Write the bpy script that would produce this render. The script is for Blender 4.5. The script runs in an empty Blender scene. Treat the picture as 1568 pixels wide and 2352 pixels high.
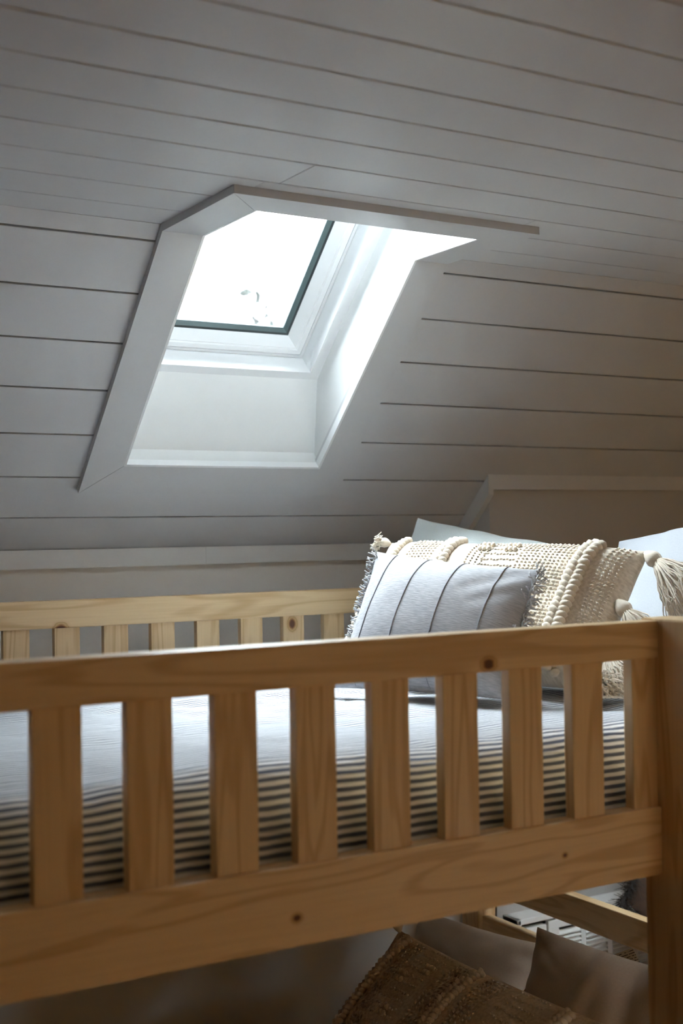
import bpy, bmesh, math, random
from mathutils import Vector, Matrix, noise

random.seed(7)
scene = bpy.context.scene
col = scene.collection

# ------------------------------------------------------------------ camera
CAM = Vector((0.0, 0.0, 1.72))
FW = Vector((0.5155272, 0.85669382, 0.01753268))
RT = Vector((0.85685874, -0.51529164, -0.01635922))
UP = Vector((0.0049804, -0.02345665, 0.99971245))
cd = bpy.data.cameras.new('camera')
cam = bpy.data.objects.new('camera', cd)
col.objects.link(cam)
m = Matrix((RT, UP, -FW)).transposed().to_4x4()
m.translation = CAM
cam.matrix_world = m
cd.sensor_fit = 'HORIZONTAL'
cd.sensor_width = 24.0
cd.lens = 2959.38 / 1568 * 24.0
cd.clip_start = 0.05
cd.clip_end = 300
cd.dof.use_dof = True
cd.dof.focus_distance = 2.75
cd.dof.aperture_fstop = 3.6
scene.camera = cam

# ------------------------------------------------------------------ world: even overcast sky
world = bpy.data.worlds.new('overcast_sky')
scene.world = world
world.use_nodes = True
bg = world.node_tree.nodes['Background']
bg.inputs['Color'].default_value = (0.84, 0.92, 1.0, 1)
# standard overcast luminance: zenith three times the horizon
wn_ = world.node_tree.nodes
wt = wn_.new('ShaderNodeTexCoord')
ws = wn_.new('ShaderNodeSeparateXYZ')
wc = wn_.new('ShaderNodeMath'); wc.operation = 'MAXIMUM'; wc.inputs[1].default_value = 0.0
wm = wn_.new('ShaderNodeMath'); wm.operation = 'MULTIPLY_ADD'
SKY = 12.0
wm.inputs[1].default_value = SKY * 2 / 3
wm.inputs[2].default_value = SKY / 3
wl_ = world.node_tree.links
wl_.new(wt.outputs['Generated'], ws.inputs[0])
wl_.new(ws.outputs['Z'], wc.inputs[0])
wl_.new(wc.outputs[0], wm.inputs[0])
wl_.new(wm.outputs[0], bg.inputs['Strength'])

# ------------------------------------------------------------------ exposure
scene.view_settings.view_transform = 'Standard'
scene.view_settings.look = 'None'
scene.view_settings.exposure = 2.55
scene.view_settings.gamma = 1.0
scene.view_settings.use_curve_mapping = False
scene.cycles.max_bounces = 8
scene.cycles.diffuse_bounces = 6
scene.cycles.transparent_max_bounces = 12
scene.cycles.caustics_reflective = False
scene.cycles.caustics_refractive = False
scene.cycles.use_denoising = True
scene.cycles.use_adaptive_sampling = True
scene.cycles.adaptive_threshold = 0.02

# ------------------------------------------------------------------ room measures
ZC = 2.36                       # flat ceiling height
YC = 2.4289                     # fold between flat ceiling and slope
A = math.radians(44.665)
CA, SA = math.cos(A), math.sin(A)
YK = 3.103                      # knee wall
YB = 2.93                       # chase front
XB = 2.256                      # chase corner
XL, XR, YF = -1.9, 4.3, -1.0    # room extents
T_END = 0.9484
PL = 0.1331                     # board pitch


def SP(X, t, n=0.0):
    """point on the slope: t down from the fold, n outward"""
    return Vector((X, YC + t * CA + n * SA, ZC - t * SA + n * CA))


# ------------------------------------------------------------------ helpers
def tag(o, label=None, cat=None, group=None, kind=None):
    if label: o['label'] = label
    if cat: o['category'] = cat
    if group: o['group'] = group
    if kind: o['kind'] = kind
    return o


def link(name, me, mat=None, parent=None):
    o = bpy.data.objects.new(name, me)
    col.objects.link(o)
    if mat and me is not None and len(me.materials) == 0:
        me.materials.append(mat)
    if parent: o.parent = parent
    return o


def empty(name, loc=(0, 0, 0), rz=0.0):
    o = bpy.data.objects.new(name, None)
    o.location = loc
    o.rotation_euler = (0, 0, rz)
    o.empty_display_size = 0.1
    col.objects.link(o)
    return o


def from_bm(name, bm, mat=None, parent=None, smooth=False):
    bmesh.ops.recalc_face_normals(bm, faces=bm.faces)
    me = bpy.data.meshes.new(name)
    bm.to_mesh(me)
    bm.free()
    if smooth:
        for f in me.polygons: f.use_smooth = True
    return link(name, me, mat, parent)


def bm_hexa(bm, pts):
    """8 points: 4 of one face then the 4 opposite, same order"""
    v = [bm.verts.new(p) for p in pts]
    for f in ((0, 1, 2, 3), (7, 6, 5, 4), (0, 4, 5, 1), (1, 5, 6, 2), (2, 6, 7, 3), (3, 7, 4, 0)):
        bm.faces.new([v[i] for i in f])
    return v


def bm_box(bm, a, b):
    x0, y0, z0 = a
    x1, y1, z1 = b
    return bm_hexa(bm, [(x0, y0, z0), (x1, y0, z0), (x1, y1, z0), (x0, y1, z0),
                        (x0, y0, z1), (x1, y0, z1), (x1, y1, z1), (x0, y1, z1)])


def box(name, a, b, mat, parent=None, bevel=0.0, seg=2):
    bm = bmesh.new()
    bm_box(bm, a, b)
    if bevel > 0:
        bmesh.ops.bevel(bm, geom=list(bm.edges), offset=bevel, segments=seg, affect='EDGES', profile=0.6)
    return from_bm(name, bm, mat, parent, smooth=False)


def cbox(name, a, b, mat, parent=None, bevel=0.0, seg=2):
    """box with its own origin at its centre so grain differs from piece to piece"""
    c = [(p + q) / 2 for p, q in zip(a, b)]
    o = box(name, [p - k for p, k in zip(a, c)], [q - k for q, k in zip(b, c)], mat, parent, bevel, seg)
    o.location = c
    return o


def prism(name, poly, d, mat, parent=None):
    """extrude polygon (list of Vectors) along vector d"""
    bm = bmesh.new()
    d = Vector(d)
    a = [bm.verts.new(p) for p in poly]
    b = [bm.verts.new(Vector(p) + d) for p in poly]
    bm.faces.new(a)
    bm.faces.new(b[::-1])
    n = len(a)
    for i in range(n):
        bm.faces.new([a[i], b[i], b[(i + 1) % n], a[(i + 1) % n]])
    return from_bm(name, bm, mat, parent)


def bm_tube(bm, pts, r, seg=6, r2=None):
    rings = []
    n = len(pts)
    ref = Vector((0.3, 0.2, 0.93)).normalized()
    for i, p in enumerate(pts):
        p = Vector(p)
        d = (Vector(pts[min(i + 1, n - 1)]) - Vector(pts[max(i - 1, 0)]))
        d = d.normalized() if d.length > 1e-9 else Vector((0, 0, 1))
        x = d.cross(ref)
        if x.length < 1e-4: x = d.cross(Vector((1, 0, 0)))
        x.normalize()
        y = d.cross(x)
        rr = r if r2 is None else r + (r2 - r) * i / (n - 1)
        rings.append([bm.verts.new(p + (x * math.cos(k * 2 * math.pi / seg) + y * math.sin(k * 2 * math.pi / seg)) * rr) for k in range(seg)])
    for a, b in zip(rings, rings[1:]):
        for k in range(seg):
            bm.faces.new([a[k], a[(k + 1) % seg], b[(k + 1) % seg], b[k]])
    bm.faces.new(rings[0][::-1])
    bm.faces.new(rings[-1])


def bm_ball(bm, c, sx, sy, sz, M=None, u=8, v=5):
    r = bmesh.ops.create_uvsphere(bm, u_segments=u, v_segments=v, radius=1.0)
    for q in r['verts']:
        p = Vector((q.co.x * sx, q.co.y * sy, q.co.z * sz))
        if M is not None: p = M @ p
        q.co = p + Vector(c)


# ------------------------------------------------------------------ materials
def new_mat(name):
    mt = bpy.data.materials.new(name)
    mt.use_nodes = True
    nt = mt.node_tree
    b = nt.nodes['Principled BSDF']
    return mt, nt, b


def N(nt, kind, **kw):
    n = nt.nodes.new(kind)
    for k, v in kw.items():
        setattr(n, k, v)
    return n


def paint(name, rgb, rough=0.42, bump=0.05, scale=60.0, var=0.02):
    mt, nt, b = new_mat(name)
    tc = N(nt, 'ShaderNodeTexCoord')
    no = N(nt, 'ShaderNodeTexNoise')
    no.inputs['Scale'].default_value = scale
    no.inputs['Detail'].default_value = 4
    nt.links.new(tc.outputs['Object'], no.inputs['Vector'])
    mix = N(nt, 'ShaderNodeMix', data_type='RGBA')
    mix.inputs['A'].default_value = (*[c * (1 - var) for c in rgb], 1)
    mix.inputs['B'].default_value = (*[min(1, c * (1 + var)) for c in rgb], 1)
    nt.links.new(no.outputs['Fac'], mix.inputs['Factor'])
    nt.links.new(mix.outputs['Result'], b.inputs['Base Color'])
    b.inputs['Roughness'].default_value = rough
    bp = N(nt, 'ShaderNodeBump')
    bp.inputs['Strength'].default_value = bump
    bp.inputs['Distance'].default_value = 0.002
    nt.links.new(no.outputs['Fac'], bp.inputs['Height'])
    nt.links.new(bp.outputs['Normal'], b.inputs['Normal'])
    return mt


def pine(name, axis='X', light=(0.80, 0.585, 0.335), dark=(0.56, 0.335, 0.14), knots=(), rough=0.38):
    """pine with grain along one axis; knots = [(x,y,z,radius)] in object space"""
    mt, nt, b = new_mat(name)
    tc = N(nt, 'ShaderNodeTexCoord')
    oi = N(nt, 'ShaderNodeObjectInfo')
    add = N(nt, 'ShaderNodeVectorMath', operation='ADD')
    sc = N(nt, 'ShaderNodeVectorMath', operation='SCALE')
    cx = N(nt, 'ShaderNodeCombineXYZ')
    for i in range(3): nt.links.new(oi.outputs['Random'], cx.inputs[i])
    nt.links.new(cx.outputs[0], sc.inputs[0])
    sc.inputs['Scale'].default_value = 7.0
    nt.links.new(tc.outputs['Object'], add.inputs[0])
    nt.links.new(sc.outputs[0], add.inputs[1])
    mp = N(nt, 'ShaderNodeMapping')
    s = {'X': (0.9, 9, 9), 'Y': (9, 0.9, 9), 'Z': (9, 9, 0.9)}[axis]
    mp.inputs['Scale'].default_value = s
    nt.links.new(add.outputs[0], mp.inputs['Vector'])
    n1 = N(nt, 'ShaderNodeTexNoise')
    n1.inputs['Scale'].default_value = 1.6
    n1.inputs['Detail'].default_value = 2
    n1.inputs['Distortion'].default_value = 0.4
    nt.links.new(mp.outputs[0], n1.inputs['Vector'])
    # rings: sine of noise
    ma = N(nt, 'ShaderNodeMath', operation='MULTIPLY')
    ma.inputs[1].default_value = 46.0
    nt.links.new(n1.outputs['Fac'], ma.inputs[0])
    sn = N(nt, 'ShaderNodeMath', operation='SINE')
    nt.links.new(ma.outputs[0], sn.inputs[0])
    rmp = N(nt, 'ShaderNodeMapRange')
    rmp.inputs['From Min'].default_value = 0.1
    rmp.inputs['From Max'].default_value = 1.0
    rmp.inputs['To Min'].default_value = 0.0
    rmp.inputs['To Max'].default_value = 0.55
    nt.links.new(sn.outputs[0], rmp.inputs['Value'])
    # fine fibre
    mp2 = N(nt, 'ShaderNodeMapping')
    s2 = {'X': (6, 260, 260), 'Y': (260, 6, 260), 'Z': (260, 260, 6)}[axis]
    mp2.inputs['Scale'].default_value = s2
    nt.links.new(add.outputs[0], mp2.inputs['Vector'])
    n2 = N(nt, 'ShaderNodeTexNoise')
    n2.inputs['Scale'].default_value = 1.0
    n2.inputs['Detail'].default_value = 3
    nt.links.new(mp2.outputs[0], n2.inputs['Vector'])
    fib = N(nt, 'ShaderNodeMapRange')
    fib.inputs['From Min'].default_value = 0.4
    fib.inputs['From Max'].default_value = 0.8
    fib.inputs['To Max'].default_value = 0.25
    nt.links.new(n2.outputs['Fac'], fib.inputs['Value'])
    sm = N(nt, 'ShaderNodeMath', operation='ADD', use_clamp=True)
    nt.links.new(rmp.outputs[0], sm.inputs[0])
    nt.links.new(fib.outputs[0], sm.inputs[1])
    mix = N(nt, 'ShaderNodeMix', data_type='RGBA')
    mix.inputs['A'].default_value = (*light, 1)
    mix.inputs['B'].default_value = (*dark, 1)
    nt.links.new(sm.outputs[0], mix.inputs['Factor'])
    out = mix.outputs['Result']
    for (kx, ky, kz, kr) in knots:
        sub = N(nt, 'ShaderNodeVectorMath', operation='SUBTRACT')
        nt.links.new(tc.outputs['Object'], sub.inputs[0])
        sub.inputs[1].default_value = (kx, ky, kz)
        st = N(nt, 'ShaderNodeVectorMath', operation='MULTIPLY')
        nt.links.new(sub.outputs[0], st.inputs[0])
        st.inputs[1].default_value = (1, 0, 0.75) if axis == 'Z' else (0.8, 0, 1)
        ln = N(nt, 'ShaderNodeVectorMath', operation='LENGTH')
        nt.links.new(st.outputs[0], ln.inputs[0])
        jit = N(nt, 'ShaderNodeMath', operation='MULTIPLY_ADD')
        nt.links.new(n2.outputs['Fac'], jit.inputs[0])
        jit.inputs[1].default_value = kr * 0.5
        nt.links.new(ln.outputs['Value'], jit.inputs[2])
        cr = N(nt, 'ShaderNodeValToRGB')
        e = cr.color_ramp.elements
        e[0].position, e[0].color = 0.0, (0.12, 0.05, 0.02, 1)
        e[1].position, e[1].color = 1.0, (1, 1, 1, 1)
        for pos, c in ((0.38, (0.16, 0.06, 0.02, 1)), (0.5, (0.55, 0.36, 0.2, 1)), (0.6, (0.85, 0.75, 0.62, 1)), (0.72, (0.7, 0.58, 0.42, 1)), (0.8, (0.95, 0.9, 0.85, 1))):
            q = e.new(pos)
            q.color = c
        dv = N(nt, 'ShaderNodeMath', operation='DIVIDE', use_clamp=True)
        nt.links.new(jit.outputs[0], dv.inputs[0])
        dv.inputs[1].default_value = kr * 2.0
        nt.links.new(dv.outputs[0], cr.inputs['Fac'])
        mm = N(nt, 'ShaderNodeMix', data_type='RGBA', blend_type='MULTIPLY')
        mm.inputs['Factor'].default_value = 1.0
        nt.links.new(out, mm.inputs['A'])
        nt.links.new(cr.outputs['Color'], mm.inputs['B'])
        out = mm.outputs['Result']
    nt.links.new(out, b.inputs['Base Color'])
    b.inputs['Roughness'].default_value = rough
    bp = N(nt, 'ShaderNodeBump')
    bp.inputs['Strength'].default_value = 0.12
    bp.inputs['Distance'].default_value = 0.001
    nt.links.new(n2.outputs['Fac'], bp.inputs['Height'])
    nt.links.new(bp.outputs['Normal'], b.inputs['Normal'])
    return mt


def fabric(name, rgb, rgb2=None, rough=0.85, scale=900.0, aniso=(1, 1, 1), bump=0.3, sheen=0.25, blotch=0.0, spec=0.3):
    mt, nt, b = new_mat(name)
    rgb2 = rgb2 or [c * 0.85 for c in rgb]
    tc = N(nt, 'ShaderNodeTexCoord')
    mp = N(nt, 'ShaderNodeMapping')
    mp.inputs['Scale'].default_value = aniso
    nt.links.new(tc.outputs['UV'], mp.inputs['Vector'])
    no = N(nt, 'ShaderNodeTexNoise')
    no.inputs['Scale'].default_value = scale
    no.inputs['Detail'].default_value = 3
    nt.links.new(mp.outputs[0], no.inputs['Vector'])
    cr = N(nt, 'ShaderNodeMapRange')
    cr.inputs['From Min'].default_value = 0.35
    cr.inputs['From Max'].default_value = 0.65
    nt.links.new(no.outputs['Fac'], cr.inputs['Value'])
    mix = N(nt, 'ShaderNodeMix', data_type='RGBA')
    mix.inputs['A'].default_value = (*rgb, 1)
    mix.inputs['B'].default_value = (*rgb2, 1)
    nt.links.new(cr.outputs[0], mix.inputs['Factor'])
    nt.links.new(mix.outputs['Result'], b.inputs['Base Color'])
    b.inputs['Roughness'].default_value = rough
    b.inputs['Sheen Weight'].default_value = sheen
    b.inputs['Specular IOR Level'].default_value = spec
    bp = N(nt, 'ShaderNodeBump')
    bp.inputs['Strength'].default_value = bump
    bp.inputs['Distance'].default_value = 0.0015
    nt.links.new(no.outputs['Fac'], bp.inputs['Height'])
    nt.links.new(bp.outputs['Normal'], b.inputs['Normal'])
    return mt


def stripes(name, period=0.0125):
    """woven ticking: UV.y is metres across the stripes"""
    mt, nt, b = new_mat(name)
    tc = N(nt, 'ShaderNodeTexCoord')
    sp = N(nt, 'ShaderNodeSeparateXYZ')
    nt.links.new(tc.outputs['UV'], sp.inputs[0])
    no = N(nt, 'ShaderNodeTexNoise')
    no.inputs['Scale'].default_value = 30.0
    nt.links.new(tc.outputs['UV'], no.inputs['Vector'])
    w = N(nt, 'ShaderNodeMath', operation='MULTIPLY_ADD')
    nt.links.new(no.outputs['Fac'], w.inputs[0])
    w.inputs[1].default_value = 0.002
    nt.links.new(sp.outputs['Y'], w.inputs[2])
    dv = N(nt, 'ShaderNodeMath', operation='DIVIDE')
    nt.links.new(w.outputs[0], dv.inputs[0])
    dv.inputs[1].default_value = period
    fr = N(nt, 'ShaderNodeMath', operation='FRACT')
    nt.links.new(dv.outputs[0], fr.inputs[0])
    pp = N(nt, 'ShaderNodeMath', operation='PINGPONG')
    nt.links.new(fr.outputs[0], pp.inputs[0])
    pp.inputs[1].default_value = 0.5
    # stripe width: broad on the drop, narrower on the top panel to paint it washed out by light
    wd = N(nt, 'ShaderNodeMapRange')
    wd.inputs['From Min'].default_value = 0.17
    wd.inputs['From Max'].default_value = 0.50
    wd.inputs['To Min'].default_value = 0.26
    wd.inputs['To Max'].default_value = 0.19
    nt.links.new(sp.outputs['Y'], wd.inputs['Value'])
    df = N(nt, 'ShaderNodeMath', operation='SUBTRACT')
    nt.links.new(wd.outputs[0], df.inputs[0])
    nt.links.new(pp.outputs[0], df.inputs[1])
    st = N(nt, 'ShaderNodeMapRange')
    st.inputs['From Min'].default_value = -0.05
    st.inputs['From Max'].default_value = 0.05
    nt.links.new(df.outputs[0], st.inputs['Value'])
    mix = N(nt, 'ShaderNodeMix', data_type='RGBA')
    mix.inputs['A'].default_value = (0.74, 0.745, 0.76, 1)
    mix.inputs['B'].default_value = (0.105, 0.12, 0.165, 1)
    nt.links.new(st.outputs[0], mix.inputs['Factor'])
    nt.links.new(mix.outputs['Result'], b.inputs['Base Color'])
    b.inputs['Roughness'].default_value = 0.9
    b.inputs['Specular IOR Level'].default_value = 0.2
    mpc = N(nt, 'ShaderNodeMapping')
    mpc.inputs['Scale'].default_value = (14, 75, 1)
    nt.links.new(tc.outputs['UV'], mpc.inputs['Vector'])
    n2 = N(nt, 'ShaderNodeTexNoise')
    n2.inputs['Scale'].default_value = 1.0
    n2.inputs['Detail'].default_value = 5
    n2.inputs['Distortion'].default_value = 0.6
    nt.links.new(mpc.outputs[0], n2.inputs['Vector'])
    bp = N(nt, 'ShaderNodeBump')
    bp.inputs['Strength'].default_value = 0.85
    bp.inputs['Distance'].default_value = 0.006
    nt.links.new(n2.outputs['Fac'], bp.inputs['Height'])
    nt.links.new(bp.outputs['Normal'], b.inputs['Normal'])
    return mt


def plain(name, rgb, rough=0.5, spec=0.5, noise_amt=0.06, scale=80):
    return paint(name, rgb, rough, 0.08, scale, noise_amt)


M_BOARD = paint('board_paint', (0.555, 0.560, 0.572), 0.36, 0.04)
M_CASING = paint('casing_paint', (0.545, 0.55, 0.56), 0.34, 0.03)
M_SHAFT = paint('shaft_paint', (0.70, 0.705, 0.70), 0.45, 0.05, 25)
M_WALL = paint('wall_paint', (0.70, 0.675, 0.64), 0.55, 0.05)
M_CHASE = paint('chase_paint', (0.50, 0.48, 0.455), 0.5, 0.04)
M_ROOMWALL = paint('warm_wall_paint', (0.34, 0.26, 0.18), 0.7, 0.05)
M_TRIM = paint('trim_paint', (0.60, 0.592, 0.58), 0.42, 0.03)
M_BOUNCE_WALL = pine('bounce_wall_wood', 'X', (0.58, 0.33, 0.135), (0.44, 0.22, 0.08))  # warm wood chosen to bounce warm light onto the front rails
M_BACK = paint('backing_board', (0.16, 0.155, 0.15), 0.8, 0.05)
M_SASH = paint('sash_lacquer', (0.78, 0.79, 0.80), 0.3, 0.02)
M_GASKET = plain('gasket_rubber', (0.085, 0.125, 0.125), 0.45)
M_GASKET2 = plain('gasket_dark', (0.02, 0.028, 0.03), 0.5)
M_FLOOR = pine('floor_boards', 'X', (0.22, 0.12, 0.05), (0.15, 0.075, 0.03))
M_PINE_X = pine('pine_long', 'X')
M_PINE_Y = pine('pine_cross', 'Y')
M_PINE_Z = pine('pine_upright', 'Z')
M_PINE_KNOT_RAIL = pine('pine_knot_rail', 'X', knots=((0.37, 0, -0.018, 0.010),))
M_PINE_KNOT_SLAT = pine('pine_knot_slat', 'Z', knots=((-0.004, 0, 0.095, 0.0125),))
M_PINE_KNOT_BACK = pine('pine_knot_back_rail', 'X', knots=((-0.13, 0, -0.033, 0.012),))
M_PINE_KNOT_SIDE = pine('pine_knot_side_rail', 'X', knots=((0.05, 0, -0.015, 0.006), (0.505, 0, 0.004, 0.004)))
M_STRIPE = stripes('ticking_stripe')
M_GREY = fabric('grey_linen', (0.50, 0.50, 0.52), (0.35, 0.35, 0.375), 0.9, 60, (1, 9, 1), 0.5)
M_GREY_SEAM = fabric('grey_seam', (0.40, 0.40, 0.43), (0.27, 0.27, 0.30), 0.9, 200)
M_GREY_FRINGE = fabric('grey_fringe', (0.58, 0.57, 0.58), (0.45, 0.45, 0.47), 0.95, 200)
M_CREAM = fabric('cream_weave', (0.78, 0.70, 0.59), (0.60, 0.52, 0.42), 0.95, 140, (1, 1, 1), 0.9)
M_CREAM_YARN = fabric('cream_yarn', (0.78, 0.70, 0.59), (0.71, 0.62, 0.51), 0.95, 90, (1, 1, 1), 0.7)
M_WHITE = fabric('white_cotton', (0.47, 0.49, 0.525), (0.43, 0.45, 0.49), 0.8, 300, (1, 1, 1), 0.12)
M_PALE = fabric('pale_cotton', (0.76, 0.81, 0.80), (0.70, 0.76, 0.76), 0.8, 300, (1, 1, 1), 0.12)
M_SATIN = fabric('taupe_satin', (0.62, 0.53, 0.44), (0.58, 0.49, 0.40), 0.38, 200, (1, 1, 1), 0.05, 0.1, spec=0.6)
M_MATT = fabric('mattress_cloth', (0.75, 0.73, 0.69), None, 0.9, 200)
M_HEATER = paint('heater_enamel', (0.88, 0.87, 0.85), 0.35, 0.02)
M_DARK = plain('heater_inside', (0.05, 0.045, 0.04), 0.8)
M_TAN = fabric('tan_hide', (0.50, 0.40, 0.25), (0.40, 0.30, 0.17), 0.9, 40)
M_BROWN = fabric('brown_hide', (0.085, 0.045, 0.025), (0.06, 0.03, 0.018), 0.75, 60)
M_FUR = fabric('dark_bristle', (0.045, 0.032, 0.022), None, 0.9, 100)
M_PIPING = fabric('black_piping', (0.015, 0.013, 0.012), None, 0.7, 100)
M_BENCH = pine('dark_bench_wood', 'X', (0.14, 0.075, 0.035), (0.07, 0.035, 0.018))
M_TAG = None  # made below
M_LEAF = plain('leaf_green', (0.010, 0.0115, 0.009), 0.9)
M_BARK = plain('bark', (0.010, 0.009, 0.008), 0.9)
M_GROUND = plain('ground_grass', (0.05, 0.052, 0.034), 0.95, scale=3)
M_ROOF = plain('roof_slate', (0.12, 0.12, 0.13), 0.8)


def glass_mat():
    mt = bpy.data.materials.new('window_glass')
    mt.use_nodes = True
    nt = mt.node_tree
    nt.nodes.clear()
    out = N(nt, 'ShaderNodeOutputMaterial')
    tr = N(nt, 'ShaderNodeBsdfTransparent')
    tr.inputs['Color'].default_value = (0.96, 0.98, 0.97, 1)
    gl = N(nt, 'ShaderNodeBsdfGlossy')
    gl.inputs['Roughness'].default_value = 0.02
    fr = N(nt, 'ShaderNodeFresnel')
    fr.inputs['IOR'].default_value = 1.45
    mx = N(nt, 'ShaderNodeMixShader')
    nt.links.new(fr.outputs[0], mx.inputs[0])
    nt.links.new(tr.outputs[0], mx.inputs[1])
    nt.links.new(gl.outputs[0], mx.inputs[2])
    nt.links.new(mx.outputs[0], out.inputs['Surface'])
    return mt


M_GLASS = glass_mat()

# ================================================================== SETTING
# opening in the boards (hidden behind the casing)
OX0, OX1, OT, OY = 1.085, 1.715, 0.700, 2.140

ground = box('ground', (-60, -60, -3.3), (60, 60, -3.2), M_GROUND)
tag(ground, 'grass far below the attic', None, kind='structure')

floor = box('floor', (XL, YF, -0.08), (XR, YK + 0.1, 0.0), M_FLOOR)
tag(floor, 'dark wooden floor of the attic', kind='structure')

# ---- flat ceiling: backing with a hole, boards as children
bm = bmesh.new()
TB = 0.013
# unseen rooflights added as fill light (x0, x1, y0, y1, shaft height)
FILL_RL = ((1.25, 2.80, -0.95, -0.61, 0.20), (2.26, 2.80, 1.10, 1.65, 0.12))
HOLES = [(OX0, OX1, OY, 9.0)] + [q[:4] for q in FILL_RL]
xs = sorted({XL, XR} | {h_[0] for h_ in HOLES} | {h_[1] for h_ in HOLES})
ys = sorted({YF, YC + 0.03} | {h_[2] for h_ in HOLES} | {h_[3] for h_ in HOLES if h_[3] < 5})
for xa, xb in zip(xs, xs[1:]):
    for ya, yb in zip(ys, ys[1:]):
        cx_, cy_ = (xa + xb) / 2, (ya + yb) / 2
        if any(h_[0] < cx_ < h_[1] and h_[2] < cy_ < h_[3] for h_ in HOLES): continue
        bm_box(bm, (xa, ya, ZC + TB), (xb, yb, ZC + 0.06))
ceiling = from_bm('ceiling', bm, M_BACK)
tag(ceiling, 'flat attic ceiling of pale painted boards', kind='structure')
GAP = 0.0042


def ceil_board(x0, x1, y0, y1):
    bm = bmesh.new()
    bm_box(bm, (x0, y0, ZC), (x1, y1, ZC + TB))
    bmesh.ops.bevel(bm, geom=[e for e in bm.edges if all(abs(v.co.z - ZC) < 1e-6 for v in e.verts)], offset=0.0012, segments=1, affect='EDGES')
    from_bm('ceiling_board', bm, M_BOARD, ceiling)


Y0 = 1.5194
k = -26
while True:
    ya, yb = Y0 + k * PL + GAP / 2, Y0 + (k + 1) * PL - GAP / 2
    k += 1
    if ya >= YC: break
    if yb < YF: continue
    yb = min(yb, YC)
    cut = sorted((h_ for h_ in HOLES if yb > h_[2] + 0.002 and ya < h_[3] - 0.002), key=lambda q: q[0])
    x = XL
    for h_ in cut:
        ceil_board(x, h_[0], ya, yb)
        if ya < h_[2] - 0.01: ceil_board(h_[0], h_[1], ya, h_[2])
        if yb > h_[3] + 0.01: ceil_board(h_[0], h_[1], h_[3], yb)
        x = h_[1]
    if not cut and ya < 1.93 < yb + 0.09 and yb > 2.0:      # the board with a butt joint
        ceil_board(XL, 1.1135, ya, yb)
        x = 1.1145
    ceil_board(x, XR, ya, yb)

# linings and panes of the added rooflights
for i_, (rx0, rx1, ry0, ry1, rh) in enumerate(FILL_RL):
    w3 = empty('window_%d' % (2 + i_), (rx0, ry0, ZC))
    tag(w3, ('unseen narrow rooflight added to wash the wall facing the bed with light', 'unseen square rooflight added to light the heater and pillows past the bed end')[i_], kind='structure')
    parts_ = [box('lining', a, b, M_BOARD) for a, b in (
        ((rx0 - 0.02, ry0 - 0.02, ZC), (rx0, ry1 + 0.02, ZC + rh)), ((rx1, ry0 - 0.02, ZC), (rx1 + 0.02, ry1 + 0.02, ZC + rh)),
        ((rx0, ry0 - 0.02, ZC), (rx1, ry0, ZC + rh)), ((rx0, ry1, ZC), (rx1, ry1 + 0.02, ZC + rh)))]
    parts_.append(box('pane', (rx0, ry0, ZC + rh - 0.01), (rx1, ry1, ZC + rh - 0.004), M_GLASS))
    for o in parts_:
        o.parent = w3
        o.matrix_parent_inverse = Matrix.Translation(w3.location).inverted()

# ---- slope
bm = bmesh.new()


def slope_box(bm, x0, x1, t0, t1, n0, n1):
    return bm_hexa(bm, [SP(x0, t0, n0), SP(x1, t0, n0), SP(x1, t1, n0), SP(x0, t1, n0),
                        SP(x0, t0, n1), SP(x1, t0, n1), SP(x1, t1, n1), SP(x0, t1, n1)])


for x0, x1, t0, t1 in ((XL, OX0, -0.03, T_END + 0.1), (OX1, XR, -0.03, T_END + 0.1), (OX0, OX1, OT, T_END + 0.1)):
    slope_box(bm, x0, x1, t0, t1, TB, 0.06)
wslope = from_bm('wall_slope', bm, M_BACK)
tag(wslope, 'sloping attic wall of pale painted boards around the skylight', kind='structure')


def slope_board(x0, x1, t0, t1):
    bm = bmesh.new()
    v = slope_box(bm, x0, x1, t0, t1, 0.0, TB)
    fr = set(v[:4])
    bmesh.ops.bevel(bm, geom=[e for e in bm.edges if all(q in fr for q in e.verts)], offset=0.0008, segments=1, affect='EDGES')
    from_bm('wall_board', bm, M_BOARD, wslope)


lines = [0.0421 + 0.1325 * i for i in range(7)]
edges = [0.0] + lines + [T_END + 0.01]
for i in range(len(edges) - 1):
    ta = edges[i] + (GAP / 2 if i else 0.0)
    tb = edges[i + 1] - (GAP / 2 if i < len(edges) - 2 else 0)
    if ta >= OT:
        slope_board(XL, XR, ta, tb)
    else:
        for xa, xb in ((XL, OX0), (OX1, XR)): slope_board(xa, xb, ta, tb)
        if tb > OT: slope_board(OX0, OX1, OT, tb)

# ---- knee wall, chase, other walls
wall_back = box('wall_back', (XL, YK, 0), (XR, YK + 0.1, 1.72), M_WALL)
tag(wall_back, 'low grey knee wall behind the bunk bed', kind='structure')
zt = ZC - (YB - YC) * SA / CA
poly = [Vector((XB, YB, 0)), Vector((XB, YK, 0)), Vector((XB, YK, ZC - (YK - YC) * SA / CA)), Vector((XB, YB, zt))]
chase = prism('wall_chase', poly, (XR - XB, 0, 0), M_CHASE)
tag(chase, 'boxed-out wall section under the slope, right of the bunk bed', kind='structure')
# trims around the chase
t3 = empty('trim_3', (XB, YB, 0))
tag(t3, 'painted trim boards edging the boxed-out wall section', kind='structure')


def rel(o, parent):
    o.parent = parent
    o.matrix_parent_inverse = Matrix.Translation(parent.location).inverted()
    return o


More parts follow.
